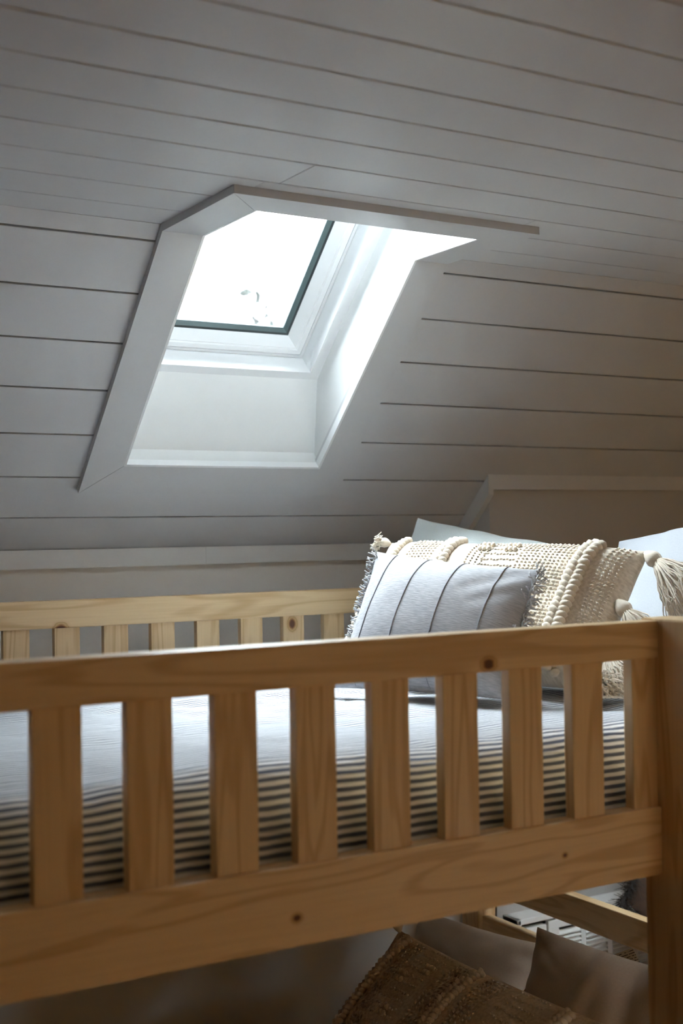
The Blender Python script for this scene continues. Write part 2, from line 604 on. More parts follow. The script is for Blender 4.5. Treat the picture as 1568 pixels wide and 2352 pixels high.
# mitred side board (follows the slope on the side face) and top board
wtr = 0.043
P0 = Vector((XB, YB - 0.020, ZC - (YB - 0.020 - YC) * SA / CA))
sd = Vector((0, CA, -SA))
P1 = P0 + sd * 0.25
dn = Vector((0, 0, -wtr / 1.0))
rel(prism('trim_board', [P0, P1, P1 + Vector((0, 0, -0.058)), P0 + Vector((0, 0, -0.058))], (-0.018, 0, 0), M_TRIM), t3)
zt2 = P0.z
rel(box('trim_board', (XB, YB - 0.020, zt2 - wtr), (XR, YB, zt2 - 0.001), M_TRIM), t3)

# knee wall head trim (two lengths butted)
t2 = empty('trim_2', (1.4, YK, 1.648))
tag(t2, 'narrow painted trim along the top of the knee wall', kind='structure')
rel(box('trim_board', (XL, YK - 0.014, 1.648), (1.4402, YK, 1.694), M_TRIM), t2)
rel(box('trim_board', (1.4410, YK - 0.0135, 1.6483), (XB - 0.001, YK, 1.694), M_TRIM), t2)

VX0, VX1, VZ0, VZ1 = 2.55, 3.05, 0.35, 0.80  # opening of an unseen window added to light the lower bunk
bm = bmesh.new()
for a, b in (((XL, YF - 0.1, 0), (VX0, YF, ZC)), ((VX1, YF - 0.1, 0), (XR, YF, ZC)), ((VX0, YF - 0.1, 0), (VX1, YF, VZ0)), ((VX0, YF - 0.1, VZ1), (VX1, YF, ZC))):
    bm_box(bm, a, b)
wf = from_bm('wall_front', bm, M_BOUNCE_WALL)  # unseen wall, set close to throw warm bounce light on the bed
w4 = empty('window_4', (VX0, YF, VZ0))
tag(w4, 'unseen low window added to light the lower bunk', kind='structure')
bm = bmesh.new()
for a, b in (((VX0, YF - 0.08, VZ0), (VX0 + 0.04, YF - 0.03, VZ1)), ((VX1 - 0.04, YF - 0.08, VZ0), (VX1, YF - 0.03, VZ1)),
             ((VX0, YF - 0.08, VZ0), (VX1, YF - 0.03, VZ0 + 0.04)), ((VX0, YF - 0.08, VZ1 - 0.04), (VX1, YF - 0.03, VZ1))):
    bm_box(bm, a, b)
rel(from_bm('window_frame', bm, M_SASH), w4)
rel(box('pane', (VX0 + 0.04, YF - 0.058, VZ0 + 0.04), (VX1 - 0.04, YF - 0.052, VZ1 - 0.04), M_GLASS), w4)
tag(wf, 'unseen wall facing the bunk bed, made warm wood to bounce light on the rails', kind='structure')
wl = box('wall_left', (XL - 0.1, YF - 0.1, 0), (XL, YK + 0.1, ZC + 0.06), M_ROOMWALL)
tag(wl, 'plain end wall left of the bunk bed', kind='structure')
wr = box('wall_right', (XR, YF - 0.1, 0), (XR + 0.1, YK + 0.1, ZC + 0.06), M_ROOMWALL)
tag(wr, 'plain end wall right of the bunk bed', kind='structure')

# ================================================================== SKYLIGHT
def skylight(dx, trim_name, win_name, trim_label, win_label):
    # ---- casing (trim_1): six mitred boards folding from slope to ceiling
    TH = 0.016
    cx0, cx1, ix0, ix1 = [q + dx for q in (1.043, 1.757, 1.134, 1.669)]
    to, ti, yo, yi = 0.741, 0.651, 2.094, 2.190
    trim1 = empty(trim_name, (1.4 + dx, YC, ZC))
    tag(trim1, trim_label, kind='structure')
    tf = TH * math.tan(A / 2)          # fold line offset on the proud surface


    def casing_slope(poly):            # poly of (X,t) on proud surface; t == None marks the fold
        bm = bmesh.new()
        lo = [bm.verts.new(SP(x, tf if t is None else t, -TH)) for x, t in poly]
        hi = [bm.verts.new(SP(x, 0.0 if t is None else t, 0.0)) for x, t in poly]
        bm.faces.new(lo); bm.faces.new(hi[::-1])
        n = len(poly)
        for i in range(n):
            bm.faces.new([lo[i], hi[i], hi[(i + 1) % n], lo[(i + 1) % n]])
        rel(from_bm('casing_board', bm, M_CASING), trim1)


    def casing_ceil(poly):
        bm = bmesh.new()
        yf = SP(0, tf, -TH).y
        lo = [bm.verts.new((x, yf if y is None else y, ZC - TH)) for x, y in poly]
        hi = [bm.verts.new((x, YC if y is None else y, ZC)) for x, y in poly]
        bm.faces.new(lo); bm.faces.new(hi[::-1])
        n = len(poly)
        for i in range(n):
            bm.faces.new([lo[i], hi[i], hi[(i + 1) % n], lo[(i + 1) % n]])
        rel(from_bm('casing_board', bm, M_CASING), trim1)


    g = 0.0006
    casing_slope([(cx0, None), (ix0, None), (ix0, ti - g), (cx0, to - g)])
    casing_slope([(ix1, None), (cx1, None), (cx1, to), (ix1, ti)])
    casing_slope([(cx0 + g, to), (ix0 + g, ti), (ix1, ti), (cx1, to)])
    casing_ceil([(cx0, None), (cx0, yo + g), (ix0, yi + g), (ix0, None)])
    casing_ceil([(ix1, None), (ix1, yi), (cx1, yo), (cx1, None)])
    casing_ceil([(cx0 + g, yo), (cx1, yo), (ix1, yi), (ix0 + g, yi)])

    # ---- shaft lining (window_1 holds lining, frame, sash, gasket, pane)
    win = empty(win_name, (1.4015 + dx, YC, ZC))
    tag(win, win_label, kind='structure')
    jx0, jx1 = 1.128 + dx, 1.675 + dx
    NF = 0.16                          # room face of the frame
    tb0 = 0.657
    tv, nv = 0.6455, 0.04
    tfb = 0.499                        # foot of frame
    tft = (yi - 0.006 - YC - NF * SA) / CA
    yz = [SP(0, tb0, 0.0), SP(0, tv, nv), SP(0, tfb, NF), SP(0, tft, NF), Vector((0, yi - 0.006, ZC)), SP(0, 0, 0)]
    ext = [SP(0, tb0 + 0.02, 0.0), SP(0, tv + 0.02, nv), SP(0, tfb + 0.03, NF + 0.1), SP(0, tft - 0.03, NF + 0.1), Vector((0, yi - 0.04, ZC)), SP(0, 0, 0)]
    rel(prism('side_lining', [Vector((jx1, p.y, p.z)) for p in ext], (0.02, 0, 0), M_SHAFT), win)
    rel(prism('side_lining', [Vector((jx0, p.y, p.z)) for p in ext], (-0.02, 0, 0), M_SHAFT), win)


    def strip(name, a, b, off, mat):
        x0, x1 = jx0 - 0.02, jx1 + 0.02
        off = Vector(off)
        a = Vector(a); b = Vector(b)
        X = lambda p, x: Vector((x, p.y, p.z))
        bm = bmesh.new()
        bm_hexa(bm, [X(a, x0), X(a, x1), X(b, x1), X(b, x0), X(a + off, x0), X(a + off, x1), X(b + off, x1), X(b + off, x0)])
        rel(from_bm(name, bm, mat), win)


    so = Vector((0, CA, -SA)) * 0.02
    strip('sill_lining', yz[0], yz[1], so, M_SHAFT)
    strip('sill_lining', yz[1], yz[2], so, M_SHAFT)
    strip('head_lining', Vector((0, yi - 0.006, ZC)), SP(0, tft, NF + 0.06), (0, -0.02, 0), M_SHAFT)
    # white strip painting the casing's inner edge as strongly lit, a shadow gap behind it
    def lip(poly3, off):
        rel(prism('lit_edge_strip', poly3, off, M_SASH), win)


    LN = 0.0165
    for x, dx in ((ix1 + 0.001, -0.006), (ix0 - 0.001, 0.006)):
        lip([SP(x, tf, -LN), SP(x, ti, -LN), SP(x, ti, 0.003), SP(x, 0, 0.003)], (dx, 0, 0))
        lip([Vector((x, SP(0, tf, -LN).y, ZC - LN)), Vector((x, YC, ZC + 0.003)), Vector((x, yi, ZC + 0.003)), Vector((x, yi, ZC - LN))], (dx, 0, 0))
    lip([SP(ix0, ti + 0.001, -LN), SP(ix1, ti + 0.001, -LN), SP(ix1, ti + 0.001, 0.003), SP(ix0, ti + 0.001, 0.003)], Vector((0, -CA, SA)) * 0.006)
    # small stop bead between casing and lining on the sides
    for x, sgn in ((jx1, -1), (jx0, 1)):
        bm = bmesh.new()
        slope_box(bm, x, x + sgn * 0.004, -0.02, tb0, 0.012, 0.020)
        rel(from_bm('stop_bead', bm, M_CASING), win)


    # rectangular rings in the roof plane: (half profile list of (inset, n)) swept round with mitres
    def ring(name, x0, x1, t0, t1, prof, mat, smooth=False):
        bm = bmesh.new()
        cs = []
        for (ins, n) in prof:
            cs.append([bm.verts.new(SP(x, t, n)) for x, t in ((x0 + ins, t0 + ins), (x1 - ins, t0 + ins), (x1 - ins, t1 - ins), (x0 + ins, t1 - ins))])
        m_ = len(prof)
        for i in range(m_):
            a, b = cs[i], cs[(i + 1) % m_]
            for k in range(4):
                bm.faces.new([a[k], a[(k + 1) % 4], b[(k + 1) % 4], b[k]])
        return rel(from_bm(name, bm, mat), win)


    fx0, fx1, ft0, ft1 = jx0, jx1, tft - 0.014, tfb + 0.006
    # fixed frame
    ring('frame', fx0, fx1, ft0, ft1, [(-0.01, NF), (0.0285, NF), (0.0285, 0.222), (0.05, 0.222), (0.05, 0.29), (-0.01, 0.29)], M_SASH)
    # sash: lip, reveal, bevel towards the gasket
    ring('sash', fx0, fx1, ft0, ft1, [(0.031, 0.2190), (0.0385, 0.2190), (0.0385, 0.2215), (0.0415, 0.2215), (0.0415, 0.2175), (0.0535, 0.2185),
                                       (0.0560, 0.2230), (0.0580, 0.2220), (0.0800, 0.2440), (0.0800, 0.275), (0.031, 0.275)], M_SASH)
    ring('gasket', fx0, fx1, ft0, ft1, [(0.0800, 0.2445), (0.0850, 0.2470), (0.0850, 0.262), (0.0800, 0.262)], M_GASKET2)
    ring('gasket_edge', fx0, fx1, ft0, ft1, [(0.0850, 0.2475), (0.0940, 0.2570), (0.0940, 0.262), (0.0850, 0.262)], M_GASKET)
    bm = bmesh.new()
    slope_box(bm, fx0 + 0.084, fx1 - 0.084, ft0 + 0.084, ft1 - 0.084, 0.2595, 0.2625)
    rel(from_bm('pane', bm, M_GLASS), win)
    return fx0, fx1, ft0, ft1


fx0, fx1, ft0, ft1 = skylight(0.0, 'trim_1', 'window_1', 'wide flat pale casing around the skylight over the bed, folded over the ceiling edge', 'white framed skylight window over the bed with overcast sky beyond')
# outer roof covering around the window
roof = bmesh.new()
ra, rb = fx0 + 0.03, fx1 - 0.03
for x0, x1, t0, t1 in ((XL, ra, -1.2, 1.6), (rb, XR, -1.2, 1.6), (ra, rb, ft1 - 0.03, 1.6), (ra, rb, -1.2, ft0 + 0.03)):
    slope_box(roof, x0, x1, t0, t1, 0.28, 0.32)
rf = from_bm('roof', roof, M_ROOF)
tag(rf, 'dark roof covering outside the skylight', kind='structure')

# ================================================================== BUNK BED
DB = -0.0124
bed = empty('bunk_bed', (0, 0, 0), DB)
tag(bed, 'pale pine bunk bed with slatted guard rails standing along the knee wall', 'bunk bed')
U0, U1 = 0.0, 2.14
FV = 1.505                      # front face of front rails
BV = 2.895                      # front face of back rails
bv = 0.0025
# front guard
cbox('guard_rail', (U0 + 0.05, FV, 1.5180), (1.455, FV + 0.040, 1.5762), M_PINE_KNOT_RAIL, bed, bv)
cbox('side_rail', (U0 + 0.05, FV, 1.1785), (1.455, FV + 0.034, 1.2845), M_PINE_KNOT_SIDE, bed, bv)
for k in range(-3, 8):
    u = 0.455 + 0.1184 * k
    cbox('slat', (u, FV + 0.008, 1.27), (u + 0.0607, FV + 0.028, 1.53), M_PINE_Z, bed, 0.0015)
cbox('slat', (1.405, FV + 0.008, 1.27), (1.456, FV + 0.028, 1.53), M_PINE_Z, bed, 0.0015)
# guard post beside the ladder gap, ladder post and long side rail go on to the bed end
cbox('post', (1.455, 1.445, 0.0), (1.520, 1.545, 1.5795), M_PINE_Z, bed, 0.004)
cbox('side_rail', (1.520, FV, 1.1785), (2.09, FV + 0.034, 1.2845), M_PINE_X, bed, bv)
# back guard
cbox('guard_rail', (U0 + 0.05, BV, 1.5150), (2.09, BV + 0.032, 1.5790), M_PINE_KNOT_BACK, bed, bv)
for k in range(-6, 10):
    u = 0.808 + 0.1188 * k
    cbox('slat', (u, BV + 0.007, 1.27), (u + 0.0605, BV + 0.025, 1.53), M_PINE_KNOT_SLAT if k == 6 else M_PINE_Z, bed, 0.0012)
cbox('side_rail', (U0 + 0.05, BV, 1.1785), (2.09, BV + 0.034, 1.2845), M_PINE_X, bed, bv)
# ends
for ua, ub in ((U0, U0 + 0.06), (2.085, 2.145)):
    for va, vb in ((1.455, 1.545), (2.865, 2.940)):
        cbox('post', (ua, va, 0), (ub, vb, 1.5795), M_PINE_Z, bed, 0.004)
    um = (ua + ub) / 2
    for z0, z1 in ((1.516, 1.577), (1.400, 1.460), (1.1785, 1.2845), (0.743, 0.816), (0.602, 0.674), (0.462, 0.535), (0.30, 0.41)):
        cbox('end_slat', (um - 0.015, 1.545, z0), (um + 0.015, 2.865, z1), M_PINE_Y, bed, bv)
# lower bunk side rails and the two slatted bases
for v in (FV, BV):
    cbox('side_rail', (U0 + 0.05, v, 0.30), (2.09, v + 0.034, 0.41), M_PINE_X, bed, bv)
for zb in (1.185, 0.305):
    for k in range(12):
        u = 0.10 + k * 0.168
        cbox('base_slat', (u, FV + 0.034, zb), (u + 0.07, BV, zb + 0.018), M_PINE_Y, bed)

Rb = Matrix.Rotation(DB, 4, 'Z')


# ------------------------------------------------------------------ mattresses and coverlets
def mattress(name, z0, z1, label):
    bm = bmesh.new()
    bm_box(bm, (0.085, 1.58, z0), (2.06, 2.86, z1))
    bmesh.ops.bevel(bm, geom=list(bm.edges), offset=0.035, segments=3, affect='EDGES')
    o = from_bm(name, bm, M_MATT, None, smooth=True)
    o.matrix_world = Rb
    tag(o, label, 'mattress', 'bunk mattresses')
    return o


mattress('mattress', 1.206, 1.384, 'pale mattress of the upper bunk under the striped coverlet')
mattress('mattress', 0.326, 0.478, 'pale mattress of the lower bunk under the dark striped coverlet')


def coverlet(z0, zt, label, seed, wr=1.0):
    prof = []
    R = 0.07
    v0, v1 = 1.5570, 2.878
    nside = 10
    for i in range(nside):
        prof.append((v0 - 0.004 * math.sin(i / nside * math.pi), z0 + (zt - R - z0) * i / nside))
    for i in range(7):
        a = i / 6 * math.pi / 2
        prof.append((v0 + R - R * math.cos(a), zt - R + R * math.sin(a)))
    for i in range(1, 60):
        prof.append((v0 + R + (v1 - v0 - 2 * R) * i / 60, zt))
    for i in range(7):
        a = math.pi / 2 - i / 6 * math.pi / 2
        prof.append((v1 - R + R * math.cos(a), zt - R + R * math.sin(a)))
    for i in range(1, 6):
        prof.append((v1, zt - R - (zt - R - z0) * i / 6))
    L = [0.0]
    for a, b in zip(prof, prof[1:]): L.append(L[-1] + math.hypot(b[0] - a[0], b[1] - a[1]))
    nu = 200
    verts, faces, uvs = [], [], []
    for i in range(nu + 1):
        u = 0.078 + (2.068 - 0.078) * i / nu
        for j, (v, z) in enumerate(prof):
            top = 1.0 if z > zt - R * 0.3 else 0.0
            w = noise.noise(Vector((u * 3.1, v * 4.3, seed))) * 0.010 + noise.noise(Vector((u * 9, v * 14, seed + 3))) * 0.0045 + noise.noise(Vector((u * 26, v * 30, seed + 9))) * 0.0016
            side = noise.noise(Vector((u * 11, z * 2.0, seed + 5))) * 0.004 + noise.noise(Vector((u * 30, z * 4.0, seed + 6))) * 0.0016
            if v < v0 + R and z < zt - 0.002:
                f = min(1.0, (zt - z) / R)
                verts.append((u, v + abs(side) * f, z + w * (1 - f)))
            else:
                verts.append((u, v, z + w * wr * (1.0 if top else 0.2)))
            uvs.append((u, L[j] + 0.004 * noise.noise(Vector((u * 2.5, v * 3, seed + 1)))))
    m_ = len(prof)
    for i in range(nu):
        for j in range(m_ - 1):
            faces.append((i * m_ + j, (i + 1) * m_ + j, (i + 1) * m_ + j + 1, i * m_ + j + 1))
    me = bpy.data.meshes.new('coverlet')
    me.from_pydata(verts, [], faces)
    uvl = me.uv_layers.new(name='UVMap')
    for lp in me.loops: uvl.data[lp.index].uv = uvs[lp.vertex_index]
    for f in me.polygons: f.use_smooth = True
    o = link('coverlet', me, M_STRIPE)
    o.matrix_world = Rb
    tag(o, label, 'bedspread')
    return o


coverlet(1.215, 1.402, 'white coverlet with navy ticking stripes tucked over the upper mattress', 2.0)
coverlet(0.345, 0.496, 'shaded striped coverlet on the lower bunk mattress', 8.0)


# ------------------------------------------------------------------ pillows
class Pillow:
    def __init__(self, bn, bf, tf_, tn, thick, pin=0.06, wr=0.004, seed=1.0, wf=5.0, sag=0.2, ex=2.4, folds=(), zmin=None):
        self.c = [Vector(q) for q in (bn, bf, tf_, tn)]
        bn, bf, tf_, tn = self.c
        self.n = ((bf - bn).cross(tn - bn)).normalized()
        mid = (bn + bf + tf_ + tn) / 4
        if self.n.dot(CAM - mid) < 0: self.n = -self.n
        self.T, self.pin, self.wr, self.seed, self.wf, self.sag, self.ex = thick, pin, wr, seed, wf, sag, ex
        self.L = ((bf - bn).length + (tf_ - tn).length) / 2
        self.H = ((tn - bn).length + (tf_ - bf).length) / 2
        self.folds = folds
        self.zmin = zmin if zmin is not None else min(self.c[0].z, self.c[1].z) - 0.001

    def base(self, a, b):
        a2 = a * (1 - self.pin * (1 - b * b) * a * a)
        b2 = b * (1 - self.pin * (1 - a * a) * b * b)
        s, t = (a2 + 1) / 2, (b2 + 1) / 2
        bn, bf, tf_, tn = self.c
        return bn * (1 - s) * (1 - t) + bf * s * (1 - t) + tf_ * s * t + tn * (1 - s) * t

    def pt(self, s, t, side=1, lift=0.0):
        a, b = 2 * s - 1, 2 * t - 1
        ea = max(0.0, 1 - abs(a) ** self.ex)
        eb = max(0.0, 1 - abs(b) ** self.ex)
        h = self.T / 2 * (ea * eb) ** 0.62 * (1 + self.sag * (0.5 - t))
        p = self.base(a, b)
        e = (ea * eb) ** 0.4
        q = Vector((s * self.L * self.wf, t * self.H * self.wf, self.seed + (0 if side > 0 else 4)))
        w = noise.noise(q) * self.wr + noise.noise(q * 2.7) * self.wr * 0.45
        for (s0, t0, s1, t1, r, d) in self.folds:
            vx, vy = s1 - s0, t1 - t0
            L2 = vx * vx + vy * vy
            kk = max(0, min(1, ((s - s0) * vx + (t - t0) * vy) / L2))
            dd = math.hypot((s - s0 - kk * vx) * self.L, (t - t0 - kk * vy) * self.H)
            w += d * math.exp(-(dd / r) ** 2) * (1 - 0.6 * kk)
        edge = noise.noise(Vector((s * 7, t * 7, self.seed + 20))) * self.wr * 0.8
        q = p + self.n * side * (h + w * e + lift) + self.n * edge * (1 - e)
        if q.z < self.zmin: q.z = self.zmin
        return q

    def normal(self, s, t):
        d = 0.01
        u = self.pt(min(1, s + d), t) - self.pt(max(0, s - d), t)
        v = self.pt(s, min(1, t + d)) - self.pt(s, max(0, t - d))
        n = u.cross(v)
        if n.dot(self.n) < 0: n = -n
        return n.normalized(), u.normalized(), v.normalized()

    def mesh(self, name, mat, parent=None, nu=72, nv=48):
        verts, uvs, faces = [], [], []
        idx = {}
        for side in (1, -1):
            for i in range(nu + 1):
                for j in range(nv + 1):
                    if side == -1 and (i in (0, nu) or j in (0, nv)):
                        idx[(side, i, j)] = idx[(1, i, j)]
                        continue
                    # denser towards the edges
                    s = 0.5 - 0.5 * math.cos(math.pi * i / nu) * (0.75 + 0.25 * abs(math.cos(math.pi * i / nu)))
                    t = 0.5 - 0.5 * math.cos(math.pi * j / nv) * (0.75 + 0.25 * abs(math.cos(math.pi * j / nv)))
                    idx[(side, i, j)] = len(verts)
                    verts.append(self.pt(s, t, side))
                    uvs.append((s * self.L, t * self.H))
        for side in (1, -1):
            for i in range(nu):
                for j in range(nv):
                    q = [idx[(side, i, j)], idx[(side, i + 1, j)], idx[(side, i + 1, j + 1)], idx[(side, i, j + 1)]]
                    faces.append(q if side > 0 else q[::-1])
        me = bpy.data.meshes.new(name)
        me.from_pydata(verts, [], faces)
        uvl = me.uv_layers.new(name='UVMap')
        for lp in me.loops: uvl.data[lp.index].uv = uvs[lp.vertex_index]
        for f in me.polygons: f.use_smooth = True
        me.update()
        bm = bmesh.new(); bm.from_mesh(me)
        bmesh.ops.recalc_face_normals(bm, faces=bm.faces)
        bm.to_mesh(me); bm.free()
        return link(name, me, mat, parent)


def pillow_thing(name, P, label, mat, group=None, nu=72, nv=48, part='cover'):
    c = (P.c[0] + P.c[1]) / 2
    root = empty(name, c)
    tag(root, label, 'pillow', group)
    rel(P.mesh(part, mat, None, nu, nv), root)
    return root


ZM = 1.412
# --- white pillows at the head end
Pw = Pillow((1.86, 2.22, ZM + 0.01), (1.74, 2.80, ZM + 0.01), (1.895, 2.765, 1.760), (2.045, 2.20, 1.668), 0.13, 0.05, 0.008, 3.0, 5, folds=((0.62, 0.98, 0.45, 0.3, 0.03, 0.012),))
r = pillow_thing('pillow', Pw, 'pale mint white pillow leaning behind the cream woven cushion', M_PALE, 'plain pillows on the upper bunk')
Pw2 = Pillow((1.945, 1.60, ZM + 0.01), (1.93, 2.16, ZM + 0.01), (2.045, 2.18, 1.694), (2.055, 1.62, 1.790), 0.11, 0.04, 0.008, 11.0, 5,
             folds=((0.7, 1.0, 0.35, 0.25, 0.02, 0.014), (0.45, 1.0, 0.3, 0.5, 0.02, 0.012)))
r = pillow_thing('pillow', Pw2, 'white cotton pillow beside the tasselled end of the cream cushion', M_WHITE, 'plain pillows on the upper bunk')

bob_me = None


def bobble_mesh():
    global bob_me
    if bob_me is None:
        bm = bmesh.new()
        bm_ball(bm, (0, 0, 0), 1, 0.72, 0.8, None, 10, 7)
        for v in bm.verts:
            v.co *= 1 + 0.10 * noise.noise(v.co * 2.3) + 0.04 * math.sin(v.co.x * 9 + v.co.z * 6)
        bob_me = bpy.data.meshes.new('bobble')
        bm.to_mesh(bob_me); bm.free()
        for f in bob_me.polygons: f.use_smooth = True
        uvl = bob_me.uv_layers.new(name='UVMap')
        for lp in bob_me.loops:
            c = bob_me.vertices[lp.vertex_index].co
            uvl.data[lp.index].uv = (c.x * 0.02, c.y * 0.02 + c.z * 0.02)
        bob_me.materials.append(M_CREAM_YARN)
    return bob_me


def add_bobble(P, root, s, t, size, tilt=0.0, lift=0.5, elong=1.0):
    n, u, v = P.normal(s, t)
    ce, se = math.cos(tilt), math.sin(tilt)
    x = u * ce + v * se
    y = n.cross(x)
    o = bpy.data.objects.new('bobble', bobble_mesh())
    col.objects.link(o)
    p = P.pt(s, t) + n * size * lift
    M = Matrix((x * size * elong, y * size, n * size)).transposed().to_4x4()
    M.translation = p
    o.parent = root
    o.matrix_parent_inverse = Matrix.Translation(root.location).inverted()
    o.matrix_basis = M
    return o


def stitch_part(P, root, segs, name, mat, r=0.0029):
    """raised stitches: list of (s,t,dir angle,length)"""
    verts, faces = [], []
    bm = bmesh.new()
    for (s, t, ang, ln) in segs:
        if not (0.02 < s < 0.98 and 0.02 < t < 0.98): continue
        n, u, v = P.normal(s, t)
        d = u * math.cos(ang) + v * math.sin(ang)
        w = n.cross(d)
        p = P.pt(s, t) + n * r * 0.35
        a = [bm.verts.new(p - d * ln / 2), bm.verts.new(p + d * ln / 2)]
        m1 = [bm.verts.new(p + (w * math.cos(k * 2.0944) + n * math.sin(k * 2.0944)) * r * 1.0) for k in (0, 0.75, 1.5, 2.25)]
        for k in range(4):
            bm.faces.new([a[0], m1[k], m1[(k + 1) % 4]])
            bm.faces.new([a[1], m1[(k + 1) % 4], m1[k]])
    uv = bm.loops.layers.uv.new('UVMap')
    for f in bm.faces:
        for l in f.loops: l[uv].uv = (l.vert.co.x, l.vert.co.z)
    o = from_bm(name, bm, mat, None, smooth=True)
    o['kind'] = 'stuff'
    return rel(o, root)


def tassel(P, root, s, t, direction, length, nst=46, rk=0.014, spread=0.5, droop=0.5, seed=0):
    """tassel hanging from the edge: strands with a wrapped head as sub-part"""
    rnd = random.Random(seed)
    p0 = P.pt(s, t)
    d = Vector(direction).normalized()
    ref = d.cross(Vector((0.2, 0.3, 0.9))).normalized()
    ref2 = d.cross(ref)
    head = p0 + d * rk * 1.2
    bm = bmesh.new()
    for i in range(nst):
        a = rnd.uniform(0, 6.283); q = math.sqrt(rnd.random())
        off = (ref * math.cos(a) + ref2 * math.sin(a)) * q
        L = length * rnd.uniform(0.7, 1.1)
        pts = []
        for k in range(6):
            f = k / 5
            pp = head + d * (rk * 0.8 + L * f) + off * (rk * 0.55 + spread * L * f * 0.55) + Vector((0, 0, -droop * L * f * f))
            pp += Vector((rnd.uniform(-1, 1), rnd.uniform(-1, 1), rnd.uniform(-1, 1))) * 0.009 * f
            if pp.z < P.zmin + 0.002: pp.z = P.zmin + 0.002
            pts.append(pp)
        bm_tube(bm, pts, 0.0017, 4, 0.0011)
    uv = bm.loops.layers.uv.new('UVMap')
    for f in bm.faces:
        for l in f.loops: l[uv].uv = (l.vert.co.x, l.vert.co.z)
    ts = rel(from_bm('tassel', bm, M_CREAM_YARN, None, True), root)
    bm = bmesh.new()
    M = Matrix((d, ref, ref2)).transposed()
    nl, na = 9, 30
    rings = []
    for i in range(nl + 1):
        f = i / nl
        rr = rk * (0.25 + 0.75 * math.sin(min(1.0, f * 1.5) * math.pi / 2)) * (1.0 if f < 0.62 else 1.0 - 0.9 * (f - 0.62))
        xx = rk * (-1.1 + 2.5 * f)
        rings.append([bm.verts.new(head + d * xx + (ref * math.cos(k * 2 * math.pi / na) + ref2 * math.sin(k * 2 * math.pi / na)) * rr * (1 + 0.09 * math.cos(k * math.pi))) for k in range(na)])
    for qa, qb in zip(rings, rings[1:]):
        for k in range(na): bm.faces.new([qa[k], qa[(k + 1) % na], qb[(k + 1) % na], qb[k]])
    bm.faces.new(rings[0]); bm.faces.new(rings[-1])
    for v_ in bm.verts:
        if v_.co.z < P.zmin + 0.002: v_.co.z = P.zmin + 0.002
    uv = bm.loops.layers.uv.new('UVMap')
    for f in bm.faces:
        for l in f.loops: l[uv].uv = (l.vert.co.x, l.vert.co.z)
    k_ = from_bm('tassel_head', bm, M_CREAM_YARN, None, True)
    k_.parent = ts
    k_.matrix_parent_inverse = Matrix.Identity(4)
    return ts


def zigzag(P, s0, s1, rows, ds, dt, rnd):
    segs = []
    for i in range(int((s1 - s0) * P.L / ds)):
        s = s0 + i * ds / P.L
        for j in range(int(P.H / dt)):
            t = j * dt / P.H
            ph = (t * P.H / 0.055 + (0.5 if rows else 0)) % 1.0
            up = ph < 0.5
            yield (s + rnd.uniform(-1, 1) * 0.001, t, (0.75 if up else -0.75), ds * 0.9)


def cream_cushion(P, root, rows, panels, seed=1, sc=1.0, ladder=()):
    rnd = random.Random(seed)
    # braided double rows of bobbles across the short side
    for (s, sz) in rows:
        nb = int(P.H / (sz * 1.06))
        for i in range(nb):
            t = 0.03 + 0.94 * (i + 0.5) / nb
            for q in (-1, 1):
                add_bobble(P, root, s + q * sz * 0.66 / P.L, min(0.985, t + (0.25 if q > 0 else -0.25) / nb), sz * rnd.uniform(0.9, 1.08), 0.5 * q, 0.45, 1.0)
    segs = []
    for (sa, sb, kind) in panels:
        if kind == 'zig':
            ds, dt = 0.0105 * sc, 0.0088 * sc
            for i in range(int((sb - sa) * P.L / ds)):
                s = sa + (i + 0.5) * ds / P.L
                for j in range(int(P.H / dt)):
                    t = (j + 0.5) * dt / P.H
                    band = int(t * P.H / 0.045 + 0.5 * ((i // 4) % 2))
                    segs.append((s + rnd.uniform(-1, 1) * 0.0015, t + rnd.uniform(-1, 1) * 0.002, (0.45 if (band + i // 4) % 2 else -0.35) * (1 if sc == 1 else 2), 0.0105 * sc))
        elif kind == 'rows':
            ds, dt = 0.008 * sc, 0.017 * sc
            for i in range(int((sb - sa) * P.L / ds)):
                s = sa + (i + 0.5) * ds / P.L
                for j in range(int(P.H / dt)):
                    segs.append((s, (j + 0.5 + 0.1 * rnd.uniform(-1, 1)) * dt / P.H, rnd.uniform(-0.5, 0.5), 0.009))
        elif kind == 'dots':
            ds, dt = 0.014 * sc, 0.0075 * sc
            for i in range(int((sb - sa) * P.L / ds)):
                s = sa + (i + 0.5) * ds / P.L
                for j in range(int(P.H / dt)):
                    segs.append((s, (j + 0.5 * (i % 2)) * dt / P.H, 1.57, 0.006))
    stitch_part(P, root, segs, 'raised_stitches', M_CREAM_YARN, 0.0029 * sc)
    # small ladder motifs
    for (s, t) in ladder:
        for a in (-1, 0, 1):
            for b in (-1, 1):
                add_bobble(P, root, s + a * 0.011 / P.L, t + b * 0.008 / P.H, 0.0068, 1.2, 0.5, 1.1)


